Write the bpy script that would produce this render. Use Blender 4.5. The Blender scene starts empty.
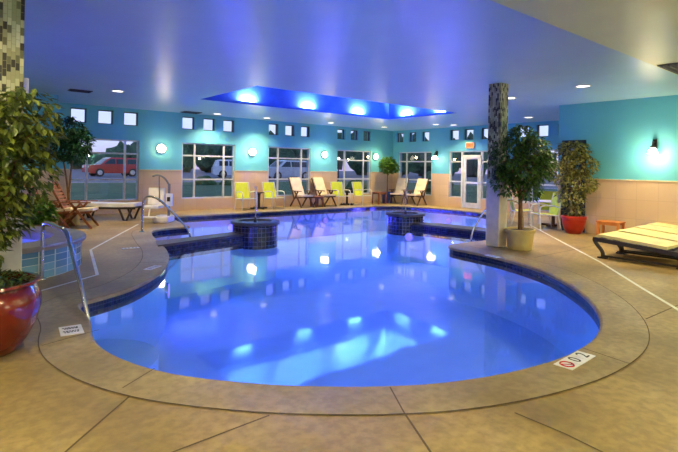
import bpy, bmesh, math, random
from mathutils import Vector, Matrix
random.seed(7)
PI = math.pi
SC = bpy.context.scene
COL = SC.collection

# ------------------------------------------------------------------ materials
def lin(c):
    return tuple(((v/255)/12.92 if v/255 <= .04045 else ((v/255+.055)/1.055)**2.4) for v in c)

def new_mat(name):
    m = bpy.data.materials.new(name)
    m.use_nodes = True
    return m, m.node_tree.nodes, m.node_tree.links, m.node_tree.nodes['Principled BSDF']

def mat(name, rgb, rough=.5, metal=0., rgb2=None, scale=6., bump=0., bscale=40., detail=3., coat=0., spec=.5):
    m, N, L, b = new_mat(name)
    b.inputs['Roughness'].default_value = rough
    b.inputs['Metallic'].default_value = metal
    b.inputs['Specular IOR Level'].default_value = spec
    b.inputs['Coat Weight'].default_value = coat
    c1 = (*lin(rgb), 1)
    if rgb2 is None:
        rgb2 = tuple(max(0, v*.9) for v in rgb)
    tc = N.new('ShaderNodeTexCoord')
    no = N.new('ShaderNodeTexNoise')
    no.inputs['Scale'].default_value = scale
    no.inputs['Detail'].default_value = detail
    L.new(tc.outputs['Object'], no.inputs['Vector'])
    rp = N.new('ShaderNodeValToRGB')
    rp.color_ramp.elements[0].position = .3
    rp.color_ramp.elements[1].position = .7
    rp.color_ramp.elements[0].color = (*lin(rgb2), 1)
    rp.color_ramp.elements[1].color = c1
    L.new(no.outputs['Fac'], rp.inputs['Fac'])
    L.new(rp.outputs['Color'], b.inputs['Base Color'])
    if bump:
        n2 = N.new('ShaderNodeTexNoise')
        n2.inputs['Scale'].default_value = bscale
        n2.inputs['Detail'].default_value = 4
        L.new(tc.outputs['Object'], n2.inputs['Vector'])
        bp = N.new('ShaderNodeBump')
        bp.inputs['Strength'].default_value = bump
        bp.inputs['Distance'].default_value = .02
        L.new(n2.outputs['Fac'], bp.inputs['Height'])
        L.new(bp.outputs['Normal'], b.inputs['Normal'])
    return m

def emit(name, rgb, strength):
    m, N, L, b = new_mat(name)
    b.inputs['Base Color'].default_value = (*lin(rgb), 1)
    b.inputs['Emission Color'].default_value = (*lin(rgb), 1)
    b.inputs['Emission Strength'].default_value = strength
    return m

def leaf_mat(name, dark, light):
    m, N, L, b = new_mat(name)
    g = N.new('ShaderNodeNewGeometry')
    rp = N.new('ShaderNodeValToRGB')
    rp.color_ramp.elements[0].color = (*lin(dark), 1)
    rp.color_ramp.elements[1].color = (*lin(light), 1)
    L.new(g.outputs['Random Per Island'], rp.inputs['Fac'])
    L.new(rp.outputs['Color'], b.inputs['Base Color'])
    b.inputs['Roughness'].default_value = .45
    tr = N.new('ShaderNodeBsdfTranslucent')
    L.new(rp.outputs['Color'], tr.inputs['Color'])
    mx = N.new('ShaderNodeMixShader')
    mx.inputs[0].default_value = .3
    L.new(b.outputs[0], mx.inputs[1]); L.new(tr.outputs[0], mx.inputs[2])
    L.new(mx.outputs[0], N['Material Output'].inputs['Surface'])
    return m

def mosaic(name, cols, cell, grout=(90, 90, 80), gap=.08, rough=.25, stagger=True, planar='box'):
    """small tiles: each cell takes a random colour of cols (list of (pos, rgb))"""
    m, N, L, b = new_mat(name)
    tc = N.new('ShaderNodeTexCoord')
    sp = N.new('ShaderNodeSeparateXYZ')
    L.new(tc.outputs['Object'], sp.inputs[0])
    def mth(op, a, bb=None):
        n = N.new('ShaderNodeMath'); n.operation = op
        for i, v in enumerate((a, bb)):
            if v is None: continue
            if isinstance(v, (int, float)): n.inputs[i].default_value = v
            else: L.new(v, n.inputs[i])
        return n.outputs[0]
    if planar == 'polar':
        ang = mth('ARCTAN2', sp.outputs[1], sp.outputs[0])
        along = mth('MULTIPLY', ang, .55)
    else:
        along = mth('ADD', sp.outputs[0], sp.outputs[1])
    cx = mth('DIVIDE', along, cell[0])
    col = mth('FLOOR', cx)
    off = mth('MULTIPLY', mth('FRACT', mth('MULTIPLY', col, .37)), 1.0 if stagger else 0.)
    cy = mth('ADD', mth('DIVIDE', sp.outputs[2], cell[1]), off)
    row = mth('FLOOR', cy)
    cb = N.new('ShaderNodeCombineXYZ')
    L.new(col, cb.inputs[0]); L.new(row, cb.inputs[1])
    wn = N.new('ShaderNodeTexWhiteNoise'); wn.noise_dimensions = '2D'
    L.new(cb.outputs[0], wn.inputs['Vector'])
    rp = N.new('ShaderNodeValToRGB'); rp.color_ramp.interpolation = 'CONSTANT'
    while len(rp.color_ramp.elements) < len(cols): rp.color_ramp.elements.new(.5)
    for e, (p, c) in zip(rp.color_ramp.elements, cols):
        e.position = p; e.color = (*lin(c), 1)
    L.new(wn.outputs['Value'], rp.inputs['Fac'])
    fx = mth('FRACT', cx); fy = mth('FRACT', cy)
    gx = mth('MAXIMUM', mth('LESS_THAN', fx, gap), mth('LESS_THAN', fy, gap*cell[0]/cell[1]))
    mx = N.new('ShaderNodeMix'); mx.data_type = 'RGBA'
    L.new(gx, mx.inputs[0]); L.new(rp.outputs['Color'], mx.inputs[6])
    mx.inputs[7].default_value = (*lin(grout), 1)
    L.new(mx.outputs[2], b.inputs['Base Color'])
    b.inputs['Roughness'].default_value = rough
    return m

def thin_glass(name, tint, ior, rough=0., bump=0., bscale=2., lo=0., hi=1.):
    """a single sheet: fresnel mix of see-through and mirror"""
    m, N, L, b = new_mat(name)
    N.remove(b)
    tr = N.new('ShaderNodeBsdfTransparent'); tr.inputs[0].default_value = (*tint, 1)
    gl = N.new('ShaderNodeBsdfGlossy'); gl.inputs['Roughness'].default_value = rough
    gl.inputs['Color'].default_value = (1, 1, 1, 1)
    fr = N.new('ShaderNodeFresnel'); ge = N.new('ShaderNodeNewGeometry')
    im = N.new('ShaderNodeMix'); im.inputs[2].default_value = ior; im.inputs[3].default_value = 1/ior
    L.new(ge.outputs['Backfacing'], im.inputs[0]); L.new(im.outputs[0], fr.inputs['IOR'])
    mr = N.new('ShaderNodeMapRange'); mr.clamp = True; cl = N.new('ShaderNodeClamp')
    mr.inputs[3].default_value = lo; mr.inputs[4].default_value = hi
    L.new(fr.outputs[0], mr.inputs[0])
    mx = N.new('ShaderNodeMixShader')
    L.new(mr.outputs[0], cl.inputs[0]); L.new(cl.outputs[0], mx.inputs[0]); L.new(tr.outputs[0], mx.inputs[1]); L.new(gl.outputs[0], mx.inputs[2])
    L.new(mx.outputs[0], N['Material Output'].inputs['Surface'])
    if bump:
        tc = N.new('ShaderNodeTexCoord')
        no = N.new('ShaderNodeTexNoise'); no.inputs['Scale'].default_value = bscale
        no.inputs['Detail'].default_value = 2
        L.new(tc.outputs['Object'], no.inputs['Vector'])
        bp = N.new('ShaderNodeBump'); bp.inputs['Strength'].default_value = bump
        bp.inputs['Distance'].default_value = .01
        L.new(no.outputs['Fac'], bp.inputs['Height'])
        L.new(bp.outputs['Normal'], gl.inputs['Normal'])
    return m

def wainscot(name):
    """large beige wall tiles with faint joints"""
    m, N, L, b = new_mat(name)
    tc = N.new('ShaderNodeTexCoord')
    sp = N.new('ShaderNodeSeparateXYZ'); L.new(tc.outputs['Object'], sp.inputs[0])
    ad = N.new('ShaderNodeMath'); ad.operation = 'ADD'
    L.new(sp.outputs[0], ad.inputs[0]); L.new(sp.outputs[1], ad.inputs[1])
    cb = N.new('ShaderNodeCombineXYZ'); L.new(ad.outputs[0], cb.inputs[0]); L.new(sp.outputs[2], cb.inputs[1])
    br = N.new('ShaderNodeTexBrick'); br.offset = 0
    br.inputs['Scale'].default_value = 1
    br.inputs['Brick Width'].default_value = .46; br.inputs['Row Height'].default_value = .46
    br.inputs['Mortar Size'].default_value = .006
    br.inputs['Color1'].default_value = (*lin((202, 176, 144)), 1)
    br.inputs['Color2'].default_value = (*lin((196, 169, 138)), 1)
    br.inputs['Mortar'].default_value = (*lin((188, 162, 132)), 1)
    L.new(cb.outputs[0], br.inputs['Vector'])
    L.new(br.outputs['Color'], b.inputs['Base Color'])
    b.inputs['Roughness'].default_value = .35
    return m

def deck_mat(name, a, b_, c):
    m, N, L, bs = new_mat(name)
    tc = N.new('ShaderNodeTexCoord')
    n1 = N.new('ShaderNodeTexNoise'); n1.inputs['Scale'].default_value = .9; n1.inputs['Detail'].default_value = 6
    n2 = N.new('ShaderNodeTexNoise'); n2.inputs['Scale'].default_value = 14; n2.inputs['Detail'].default_value = 6
    for n in (n1, n2): L.new(tc.outputs['Object'], n.inputs['Vector'])
    r1 = N.new('ShaderNodeValToRGB')
    r1.color_ramp.elements[0].position = .35; r1.color_ramp.elements[1].position = .65
    r1.color_ramp.elements[0].color = (*lin(a), 1); r1.color_ramp.elements[1].color = (*lin(b_), 1)
    L.new(n1.outputs['Fac'], r1.inputs['Fac'])
    r2 = N.new('ShaderNodeValToRGB')
    r2.color_ramp.elements[0].position = .38; r2.color_ramp.elements[1].position = .62
    r2.color_ramp.elements[0].color = (0, 0, 0, 1); r2.color_ramp.elements[1].color = (.45, .45, .45, 1)
    L.new(n2.outputs['Fac'], r2.inputs['Fac'])
    mx = N.new('ShaderNodeMix'); mx.data_type = 'RGBA'
    L.new(r2.outputs['Color'], mx.inputs[0]); L.new(r1.outputs['Color'], mx.inputs[6])
    mx.inputs[7].default_value = (*lin(c), 1)
    L.new(mx.outputs[2], bs.inputs['Base Color'])
    bs.inputs['Roughness'].default_value = .5
    bs.inputs['Specular IOR Level'].default_value = .35
    bp = N.new('ShaderNodeBump'); bp.inputs['Strength'].default_value = .15; bp.inputs['Distance'].default_value = .01
    L.new(n2.outputs['Fac'], bp.inputs['Height']); L.new(bp.outputs['Normal'], bs.inputs['Normal'])
    return m

M = {}
M['teal'] = mat('teal_paint', (98, 184, 199), .5, scale=1.2, rgb2=(94, 178, 194))
M['tan'] = wainscot('beige_wall_tile')
M['ceil'] = mat('satin_ceiling', (168, 208, 222), .34, scale=1.5, rgb2=(162, 202, 216), bump=.06, bscale=9)
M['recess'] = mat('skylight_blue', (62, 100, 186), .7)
M['deck'] = deck_mat('deck_concrete', (128, 107, 64), (170, 146, 93), (104, 88, 56))
M['coping'] = deck_mat('coping_concrete', (130, 113, 76), (170, 150, 106), (108, 94, 66))
M['joint'] = mat('joint', (92, 76, 52), .9)
M['white_line'] = mat('white_line', (222, 222, 210), .6)
M['plaster'] = mat('pool_plaster', (176, 212, 236), .6, scale=3, rgb2=(166, 204, 230))
M['navy'] = mosaic('navy_mosaic', [(0, (18, 20, 44)), (.5, (28, 30, 58)), (.8, (38, 36, 70))], (.05, .05), (70, 72, 100), .1, .15, False)
M['navyround'] = mosaic('navy_mosaic_round', [(0, (16, 18, 36)), (.5, (24, 26, 48)), (.8, (32, 32, 58))], (.1, .1), (120, 125, 150), .07, .15, False, 'polar')
M['spatile'] = mosaic('spa_mosaic', [(0, (96, 140, 165)), (.4, (120, 165, 185)), (.7, (84, 125, 152))], (.1, .1), (190, 205, 205), .08, .2, False, 'polar')
M['pillar'] = mosaic('pillar_mosaic', [(0, (168, 166, 132)), (.28, (140, 138, 102)), (.48, (188, 184, 150)), (.64, (40, 34, 28)), (.84, (92, 90, 62))], (.034, .072), (128, 122, 88), .1, .35)
M['pillar_paint'] = mat('pillar_paint', (204, 196, 178), .5)
M['darkstone'] = mat('dark_stone', (70, 66, 66), .45, rgb2=(56, 52, 54))
M['spa_cap'] = mat('spa_cap', (140, 134, 128), .45, rgb2=(124, 118, 114))
M['chrome'] = mat('stainless', (205, 205, 205), .22, 1.)
M['frame'] = mat('window_frame', (196, 202, 208), .4)
M['dframe'] = mat('dark_frame', (52, 66, 82), .5)
M['white'] = mat('white_plastic', (232, 232, 228), .4)
M['cream'] = mat('cream_cushion', (232, 214, 178), .85)
M['strap'] = mat('strap_cushion', (236, 220, 156), .8)
M['lime'] = mat('lime_sling', (200, 212, 44), .7)
M['silver'] = mat('white_frame', (222, 222, 216), .4)
M['teak'] = mat('teak', (150, 86, 42), .5, rgb2=(112, 60, 28), scale=12)
M['dteak'] = mat('dark_teak', (84, 48, 30), .5, rgb2=(60, 34, 22), scale=12)
M['oak'] = mat('orange_wood', (206, 130, 60), .45, rgb2=(184, 108, 46), scale=10)
M['dark'] = mat('dark_resin', (42, 36, 34), .5)
M['grey'] = mat('grey_plastic', (110, 112, 118), .5)
M['redglaze'] = mat('red_glaze', (118, 28, 16), .12, rgb2=(100, 20, 12), coat=.6)
M['redpot'] = mat('red_pot', (168, 40, 24), .3, rgb2=(146, 30, 18))
M['tanpot'] = mat('tan_pot', (190, 170, 110), .6, rgb2=(172, 150, 92))
M['bluepot'] = mat('blue_pot', (40, 62, 130), .25)
M['soil'] = mat('soil', (58, 42, 28), .95)
M['bark'] = mat('bark', (120, 86, 54), .85, rgb2=(88, 60, 36), scale=20)
M['leafA'] = leaf_mat('leaf_yellow', (36, 56, 16), (122, 134, 46))
M['leafB'] = leaf_mat('leaf_green', (26, 54, 16), (84, 124, 40))
M['leafC'] = leaf_mat('leaf_deep', (10, 38, 22), (38, 92, 50))
M['leafD'] = leaf_mat('leaf_bright', (38, 80, 14), (104, 150, 34))
M['leafE'] = leaf_mat('leaf_dry', (46, 62, 22), (168, 164, 80))
M['ground'] = leaf_mat('ground_cover', (24, 44, 16), (96, 118, 56))
M['lens'] = emit('downlight_lens', (255, 246, 226), 4.)
M['globe'] = emit('sconce_globe', (255, 250, 226), 6.)
M['poollens'] = emit('pool_lens', (150, 120, 255), 1.6)
M['exit'] = emit('exit_face', (236, 104, 58), .9)
M['exitred'] = emit('exit_letters', (230, 30, 12), 1.4)
M['vent'] = mat('vent_grey', (50, 58, 66), .6)
M['water'] = thin_glass('pool_water', (.58, .73, 1.), 1.33, .05, .16, 1.6, .08, .66)
M['spawater'] = thin_glass('spa_water', (.8, .85, 1.), 1.33, .05, .3, 5.)
M['jet'] = thin_glass('water_jet', (.86, .88, .95), 1.15, .25, 0, 1, .32, 1.)
M['glass'] = thin_glass('window_glass', (.80, .86, .86), 1.5)
M['asphalt'] = mat('asphalt', (92, 98, 112), .8)
M['grass'] = mat('lawn', (62, 96, 52), .9, rgb2=(44, 72, 42), scale=2)
M['carred'] = mat('car_red', (190, 30, 36), .25, coat=.6)
M['carsilver'] = mat('car_silver', (176, 188, 206), .25, .4, coat=.5)
M['carwhite'] = mat('car_white', (222, 228, 238), .3, coat=.5)
M['carglass'] = mat('car_glass', (30, 38, 52), .08)
M['tyre'] = mat('tyre', (26, 26, 30), .8)
M['trim'] = mat('bead_trim', (226, 206, 160), .5)
M['hedge'] = leaf_mat('hedge_leaf', (22, 44, 30), (64, 92, 66))
M['screen'] = mat('curtain', (150, 140, 170), .8)

# ------------------------------------------------------------------ mesh builder
class MB:
    def __init__(s):
        s.v = []; s.f = []; s.mi = []; s.mat = 0
    def add(s, vs, fs):
        n = len(s.v)
        s.v += [tuple(v) for v in vs]
        s.f += [tuple(i+n for i in f) for f in fs]
        s.mi += [s.mat]*len(fs)
        return s
    def box(s, c, size, rz=0., rx=0., ry=0., bev=0.):
        hx, hy, hz = (d/2 for d in size)
        if bev:
            b = min(bev, hx*.9, hy*.9, hz*.9)
            bm = bmesh.new(); bmesh.ops.create_cube(bm, size=1)
            for v in bm.verts: v.co = Vector((v.co.x*2*hx, v.co.y*2*hy, v.co.z*2*hz))
            bmesh.ops.bevel(bm, geom=bm.edges[:], offset=b, segments=2, affect='EDGES', profile=.6)
            bm.verts.index_update()
            P = [v.co.copy() for v in bm.verts]; Fs = [[v.index for v in f.verts] for f in bm.faces]
            bm.free()
        else:
            P = [Vector((x*hx, y*hy, z*hz)) for x in (-1, 1) for y in (-1, 1) for z in (-1, 1)]
            Fs = [(0, 1, 3, 2), (4, 6, 7, 5), (0, 4, 5, 1), (2, 3, 7, 6), (0, 2, 6, 4), (1, 5, 7, 3)]
        R = Matrix.Rotation(rz, 3, 'Z') @ Matrix.Rotation(ry, 3, 'Y') @ Matrix.Rotation(rx, 3, 'X')
        return s.add([R @ p + Vector(c) for p in P], Fs)
    def beam(s, a, b, w, h):
        a, b = Vector(a), Vector(b); d = b-a; L = d.length
        q = d.to_track_quat('Y', 'Z').to_matrix()
        P = [q @ Vector((x*w/2, y*L, z*h/2)) + a for x in (-1, 1) for y in (0, 1) for z in (-1, 1)]
        return s.add(P, [(0, 1, 3, 2), (4, 6, 7, 5), (0, 4, 5, 1), (2, 3, 7, 6), (0, 2, 6, 4), (1, 5, 7, 3)])
    def tube(s, pts, r, n=8, cap=True):
        pts = [Vector(p) for p in pts]
        rs = r if isinstance(r, (list, tuple)) else [r]*len(pts)
        vs = []; fs = []
        up = Vector((0, 0, 1)); prev = None
        for i, p in enumerate(pts):
            d = (pts[min(i+1, len(pts)-1)] - pts[max(i-1, 0)]).normalized()
            if prev is None:
                x = d.orthogonal().normalized()
            else:
                x = (prev - d*prev.dot(d))
                x = x.normalized() if x.length > 1e-5 else d.orthogonal().normalized()
            prev = x; y = d.cross(x)
            for k in range(n):
                a = 2*PI*k/n
                vs.append(p + (x*math.cos(a)+y*math.sin(a))*rs[i])
        for i in range(len(pts)-1):
            for k in range(n):
                fs.append((i*n+k, i*n+(k+1) % n, (i+1)*n+(k+1) % n, (i+1)*n+k))
        if cap:
            fs.append(tuple(range(n-1, -1, -1))); fs.append(tuple((len(pts)-1)*n+k for k in range(n)))
        return s.add(vs, fs)
    def lathe(s, prof, c=(0, 0, 0), n=32):
        c = Vector(c); vs = []; fs = []
        for r, z in prof:
            for k in range(n):
                a = 2*PI*k/n
                vs.append(c + Vector((max(r, 1e-4)*math.cos(a), max(r, 1e-4)*math.sin(a), z)))
        for i in range(len(prof)-1):
            for k in range(n):
                fs.append((i*n+k, i*n+(k+1) % n, (i+1)*n+(k+1) % n, (i+1)*n+k))
        return s.add(vs, fs)
    def prism(s, poly, z0, z1):
        n = len(poly)
        vs = [(x, y, z0) for x, y in poly] + [(x, y, z1) for x, y in poly]
        fs = [tuple(range(n-1, -1, -1)), tuple(range(n, 2*n))]
        fs += [(i, (i+1) % n, n+(i+1) % n, n+i) for i in range(n)]
        return s.add(vs, fs)
    def extrude_profile(s, prof, x0, x1, axis='x'):
        """profile in (y,z) extruded along x"""
        n = len(prof)
        vs = [(x0, y, z) for y, z in prof] + [(x1, y, z) for y, z in prof]
        fs = [tuple(range(n-1, -1, -1)), tuple(range(n, 2*n))]
        fs += [(i, (i+1) % n, n+(i+1) % n, n+i) for i in range(n)]
        return s.add(vs, fs)
    def build(s, name, m, parent=None, smooth=False, loc=None):
        me = bpy.data.meshes.new(name)
        me.from_pydata(s.v, [], s.f)
        ms = m if isinstance(m, (list, tuple)) else [m]
        for x in ms: me.materials.append(x)
        for p, i in zip(me.polygons, s.mi): p.material_index = min(i, len(ms)-1)
        bm = bmesh.new(); bm.from_mesh(me)
        bmesh.ops.recalc_face_normals(bm, faces=bm.faces); bm.to_mesh(me); bm.free()
        if smooth:
            for p in me.polygons: p.use_smooth = True
            try: me.set_sharp_from_angle(angle=math.radians(40))
            except Exception: pass
        o = bpy.data.objects.new(name, me); COL.objects.link(o)
        if parent: o.parent = parent
        if loc: o.location = loc
        return o

def tag(o, label, cat, group=None, kind=None):
    if label: o['label'] = label
    if cat: o['category'] = cat
    if group: o['group'] = group
    if kind: o['kind'] = kind
    return o
def thing(name, label, cat, loc=(0, 0, 0), rz=0., group=None):
    o = bpy.data.objects.new(name, None); COL.objects.link(o)
    o.empty_display_size = .2
    o.location = loc; o.rotation_euler = (0, 0, rz)
    return tag(o, label, cat, group)
def struct(name, mb, m, smooth=False):
    o = mb.build(name, m, None, smooth); o['kind'] = 'structure'; return o
def children(o): return [c for c in bpy.data.objects if c.parent == o]
def dup(o, loc, rz, label=None, parent=None):
    c = o.copy(); COL.objects.link(c)
    if parent is None:
        c.location = loc; c.rotation_euler = (0, 0, rz)
        if label: c['label'] = label
    else:
        c.parent = parent
    for ch in children(o): dup(ch, None, None, None, c)
    return c
def light(name, kind, parent, loc, power, rgb, size=.1, rot=None, spot=None, blend=.6):
    d = bpy.data.lights.new(name, kind)
    d.energy = power; d.color = rgb
    if kind == 'AREA': d.shape = 'DISK'; d.size = size
    else: d.shadow_soft_size = size
    if spot: d.spot_size = math.radians(spot); d.spot_blend = blend
    o = bpy.data.objects.new(name, d); COL.objects.link(o)
    o.location = loc
    if rot is not None: o.rotation_euler = rot
    if parent: o.parent = parent
    return o
def aim(direction):
    return Vector(direction).to_track_quat('-Z', 'Y').to_euler()

# ------------------------------------------------------------------ pool outline (deck edge), metres
RAW = [(1.21, 6.13), (1.21, 5.40), (1.09, 4.87), (1.09, 4.47), (1.20, 4.02), (1.38, 3.63), (1.60, 3.33), (1.93, 2.97),
       (2.26, 2.69), (2.58, 2.46), (2.88, 2.29), (3.30, 2.13), (3.71, 2.03), (4.12, 1.97), (4.69, 1.98), (5.15, 2.08),
       (5.70, 2.31), (6.37, 2.74), (7.10, 3.43), (7.55, 4.06), (7.92, 5.02), (8.00, 5.75), (8.05, 6.2), (8.28, 6.42), (8.7, 6.42),
       (9.53, 6.36), (10.7, 6.5), (12.2, 7.4), (13.9, 8.9), (15.6, 10.4), (15.7, 11.5), (15.55, 13.2), (15.25, 14.3), (14.4, 14.78),
       (13., 14.8), (9., 14.75), (5.6, 14.7), (5.3, 14.0), (5.02, 12.11), (4.5, 12.1), (4.0, 11.9), (3.75, 11.2), (3.6, 10.5),
       (3.45, 9.8), (3.35, 9.2), (3.11, 8.38), (2.84, 7.73), (2.46, 7.07), (1.95, 6.50), (1.55, 6.27)]
SHARP = {(5.6, 14.7), (5.02, 12.11)}
def chaikin(pts, sharp, it=2):
    pts = [(p, p in sharp) for p in pts]
    for _ in range(it):
        out = []; n = len(pts)
        for i in range(n):
            (p, sp_) = pts[i]
            q = pts[(i+1) % n][0]; o = pts[i-1][0]
            if sp_: out.append((p, True)); continue
            out.append(((.25*o[0]+.75*p[0], .25*o[1]+.75*p[1]), False))
            out.append(((.75*p[0]+.25*q[0], .75*p[1]+.25*q[1]), False))
        pts = out
    return [p for p, _ in pts]
EDGE = chaikin(RAW, SHARP, 2)
def signed_area(P): return sum(P[i-1][0]*P[i][1]-P[i][0]*P[i-1][1] for i in range(len(P)))/2
if signed_area(EDGE) < 0: EDGE.reverse()
def offset(P, d):
    """positive d: out of the pool (P is counter-clockwise)"""
    out = []; n = len(P)
    for i in range(n):
        a = Vector(P[i-1]); b = Vector(P[i]); c = Vector(P[(i+1) % n])
        e1 = (b-a).normalized(); e2 = (c-b).normalized()
        nn = Vector((e1.y+e2.y, -(e1.x+e2.x)))
        nn = nn.normalized() if nn.length > 1e-6 else Vector((e1.y, -e1.x))
        out.append((b.x+nn.x*d, b.y+nn.y*d))
    return out
def strip(mb, P, Q, zp, zq):
    n = len(P)
    vs = [(*p, zp) for p in P] + [(*q, zq) for q in Q]
    return mb.add(vs, [(i, (i+1) % n, n+(i+1) % n, n+i) for i in range(n)])
def fill(outer, holes, z):
    bm = bmesh.new(); es = []
    for loop in [outer]+holes:
        vs = [bm.verts.new((x, y, z)) for x, y in loop]
        for i in range(len(vs)): es.append(bm.edges.new((vs[i], vs[(i+1) % len(vs)])))
    bmesh.ops.triangle_fill(bm, use_beauty=True, use_dissolve=False, edges=es)
    bm.verts.index_update()
    V = [v.co[:] for v in bm.verts]; F_ = [[v.index for v in f.verts] for f in bm.faces]
    bm.free()
    return V, F_

# ------------------------------------------------------------------ room shell
UB, VA, UC, VD, H0 = 16.8, 16.4, 12.95, 14.6, 3.35
WT = .24
ROOM = [(-4, -4), (UC, -4), (UC, 6.2), (UB, 6.2), (UB, VA), (2.45, VA), (2.45, VD), (-4, VD)]
WATER_Z = -.10
mb = MB(); mb.add(*fill(ROOM, [EDGE], 0)); struct('floor', mb, M['deck'])
# coping: a slightly proud band round the pool with a rounded nose
mb = MB(); OUT = offset(EDGE, .40); IN = offset(EDGE, -.025)
strip(mb, OUT, EDGE, .004, .006); strip(mb, EDGE, IN, .006, -.008); strip(mb, IN, IN, -.008, -.045); strip(mb, IN, EDGE, -.045, -.05)
struct('trim_coping', mb, M['coping'])
mb = MB(); strip(mb, offset(EDGE, .405), offset(EDGE, .396), .0075, .0075)
def seg(a, b, w=.010, z=.0085):
    a, b = Vector(a), Vector(b); d = (b-a).normalized(); n = Vector((-d.y, d.x))*w/2
    mb.add([(*(a+n), z), (*(a-n), z), (*(b-n), z), (*(b+n), z)], [(0, 1, 2, 3)])
for a, b in [((1.32, 3.80), (1.03, 3.60)), ((2.54, 2.47), (2.34, 2.14)), ((4.47, 1.97), (4.42, 1.57)), ((1.21, 5.0), (.72, 4.85)),
             ((2.87, 7.8), (2.5, 8.05)), ((7.3, 3.7), (7.65, 3.4))]: seg(a, b)
mb.build('trim_coping_joint', M['joint'])['kind'] = 'structure'
mb = MB()
for pts in [[(1.03, 3.45), (.60, 3.03), (-.5, 1.9)], [(1.65, 2.66), (1.06, 2.64), (-1, 2.5)], [(2.34, 2.13), (2.15, 1.77), (1.3, .4)],
            [(2.93, 1.72), (2.94, 1.4), (2.9, 1.0), (2.8, -1)], [(5.92, 1.96), (6.94, 1.93), (12.9, 1.9)], [(8.4, 4.6), (10.4, 4.6), (12.9, 4.6)]]:
    for a, b in zip(pts, pts[1:]): seg(a, b, .014, .003)
mb.build('trim_deck_joint', M['joint'])['kind'] = 'structure'
mb = MB()
for pts in [[(13.4, 7.5), (11.03, 5.47), (9.0, 3.71), (7.56, 2.60), (6.63, 1.86), (5.2, .7), (1.5, -2.4), (0, -3.7)], [(.3, 6.55), (1.06, 6.98), (1.78, 7.50), (2.19, 9.73), (3.29, 11.74), (4.1, 13.2)]]:
    for a, b in zip(pts, pts[1:]): seg(a, b, .045, .004)
tag(mb.build('floor_stripe', M['white_line']), 'thin white safety stripe painted on the deck around the pool', 'floor stripe')['kind'] = 'structure'

# basin
mb = MB()
mb.mat = 0
DEP = -1.05
strip(mb, EDGE, EDGE, -.21, DEP)
V_, F_ = fill(EDGE, [], DEP); mb.add(V_, F_)
# underwater bench steps at the shallow corner beside the first handrail and along the right side
def arc(cx, cy, r, a0, a1, n=24):
    return [(cx+r*math.cos(math.radians(a0+(a1-a0)*i/n)), cy+r*math.sin(math.radians(a0+(a1-a0)*i/n))) for i in range(n+1)]
for r, z in ((.7, -.50), (1.15, -.78)):
    mb.prism(arc(1.25, 5.6, r, 0, 360), DEP, z)
struct('floor_pool_basin', mb, M['plaster'])
mb = MB(); strip(mb, EDGE, EDGE, -.0, -.21); struct('trim_waterline_tile', mb, M['navy'])
mb = MB()
V_, F_ = fill(EDGE, [], WATER_Z); mb.add(V_, F_)
tag(mb.build('pool_water', M['water']), 'still blue glowing water filling the curved indoor pool', 'water', None, 'stuff')

# walls with openings: list of (a0,a1,h0,h1)
def wall(name, axis, const, a0, a1, holes, out, top=H0, split=1.38):
    """axis 'u': wall runs along u at v=const; out=+1/-1 direction of thickness"""
    mb = MB()
    cuts = sorted({a0, a1, *[h[0] for h in holes], *[h[1] for h in holes]})
    zc = [0, split, top+.02]
    for i in range(len(cuts)-1):
        p, q = cuts[i], cuts[i+1]; mid = (p+q)/2
        hs = [h for h in holes if h[0] <= mid <= h[1]]
        zs = sorted({*zc, *[h[2] for h in hs], *[h[3] for h in hs]})
        for z0, z1 in zip(zs, zs[1:]):
            zm = (z0+z1)/2
            if any(h[2] < zm < h[3] for h in hs): continue
            mb.mat = 1 if zm < split else 0
            t = const+out*WT/2
            c = ((p+q)/2, t, zm) if axis == 'u' else (t, (p+q)/2, zm)
            sz = (q-p, WT, z1-z0) if axis == 'u' else (WT, q-p, z1-z0)
            mb.box(c, sz)
    o = struct(name, mb, [M['teal'], M['tan']])
    return o
BIG_H = (.40, 2.34); CL_H = (2.80, 3.24)
A_BIG = [(3.08+3.43*k, 5.08+3.43*k) for k in range(4)]
A_CL = [(3.08+3.43*k+d, 3.08+3.43*k+d+.44) for k in range(4) for d in (0, .76, 1.52)]
B_BIG = [(14.03, 16.03), (7.75, 9.85)]
B_DOOR = (10.9, 13.1)
B_CL = [(14.2, 14.64), (14.96, 15.4), (15.75, 16.19), (11.08, 11.54), (11.9, 12.36), (12.62, 13.08), (7.95, 8.4), (8.75, 9.2), (9.5, 9.95)]
wall('wall_back', 'u', VA, 2.2, UB+WT, [(*w, *BIG_H) for w in A_BIG]+[(*w, *CL_H) for w in A_CL], 1)
wall('wall_right', 'v', UB, 5.9, VA+WT, [(*w, *BIG_H) for w in B_BIG]+[(*B_DOOR, .0, 2.34)]+[(*w, *CL_H) for w in B_CL], 1)
wall('wall_near_right', 'v', UC, -4, 6.45, [(5.72, 6.36, 0, 2.40)], 1)
wall('wall_right_return', 'u', 6.15, UC+WT, UB+WT, [], -1)
wall('wall_near_left', 'u', VD, -4, 2.45, [], 1)
wall('wall_left_return', 'v', 2.45, VD+WT, VA+WT, [], -1)
wall('wall_left', 'v', -4, -4, VD+WT, [], -1)
wall('wall_front', 'u', -4, -4-WT, UC+WT, [], -1)
mb = MB()
mb.box((UC-.012, (5.7-4)/2, 1.385), (.024, 9.7, .03))
struct('trim_right', mb, M['trim'])
mb = MB()
for a, b in zip([2.45]+[w[1]+.03 for w in A_BIG], [w[0]-.03 for w in A_BIG]+[UB]): mb.box(((a+b)/2, VA-.01, 1.385), (b-a, .02, .025))
struct('trim_back', mb, M['trim'])

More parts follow.
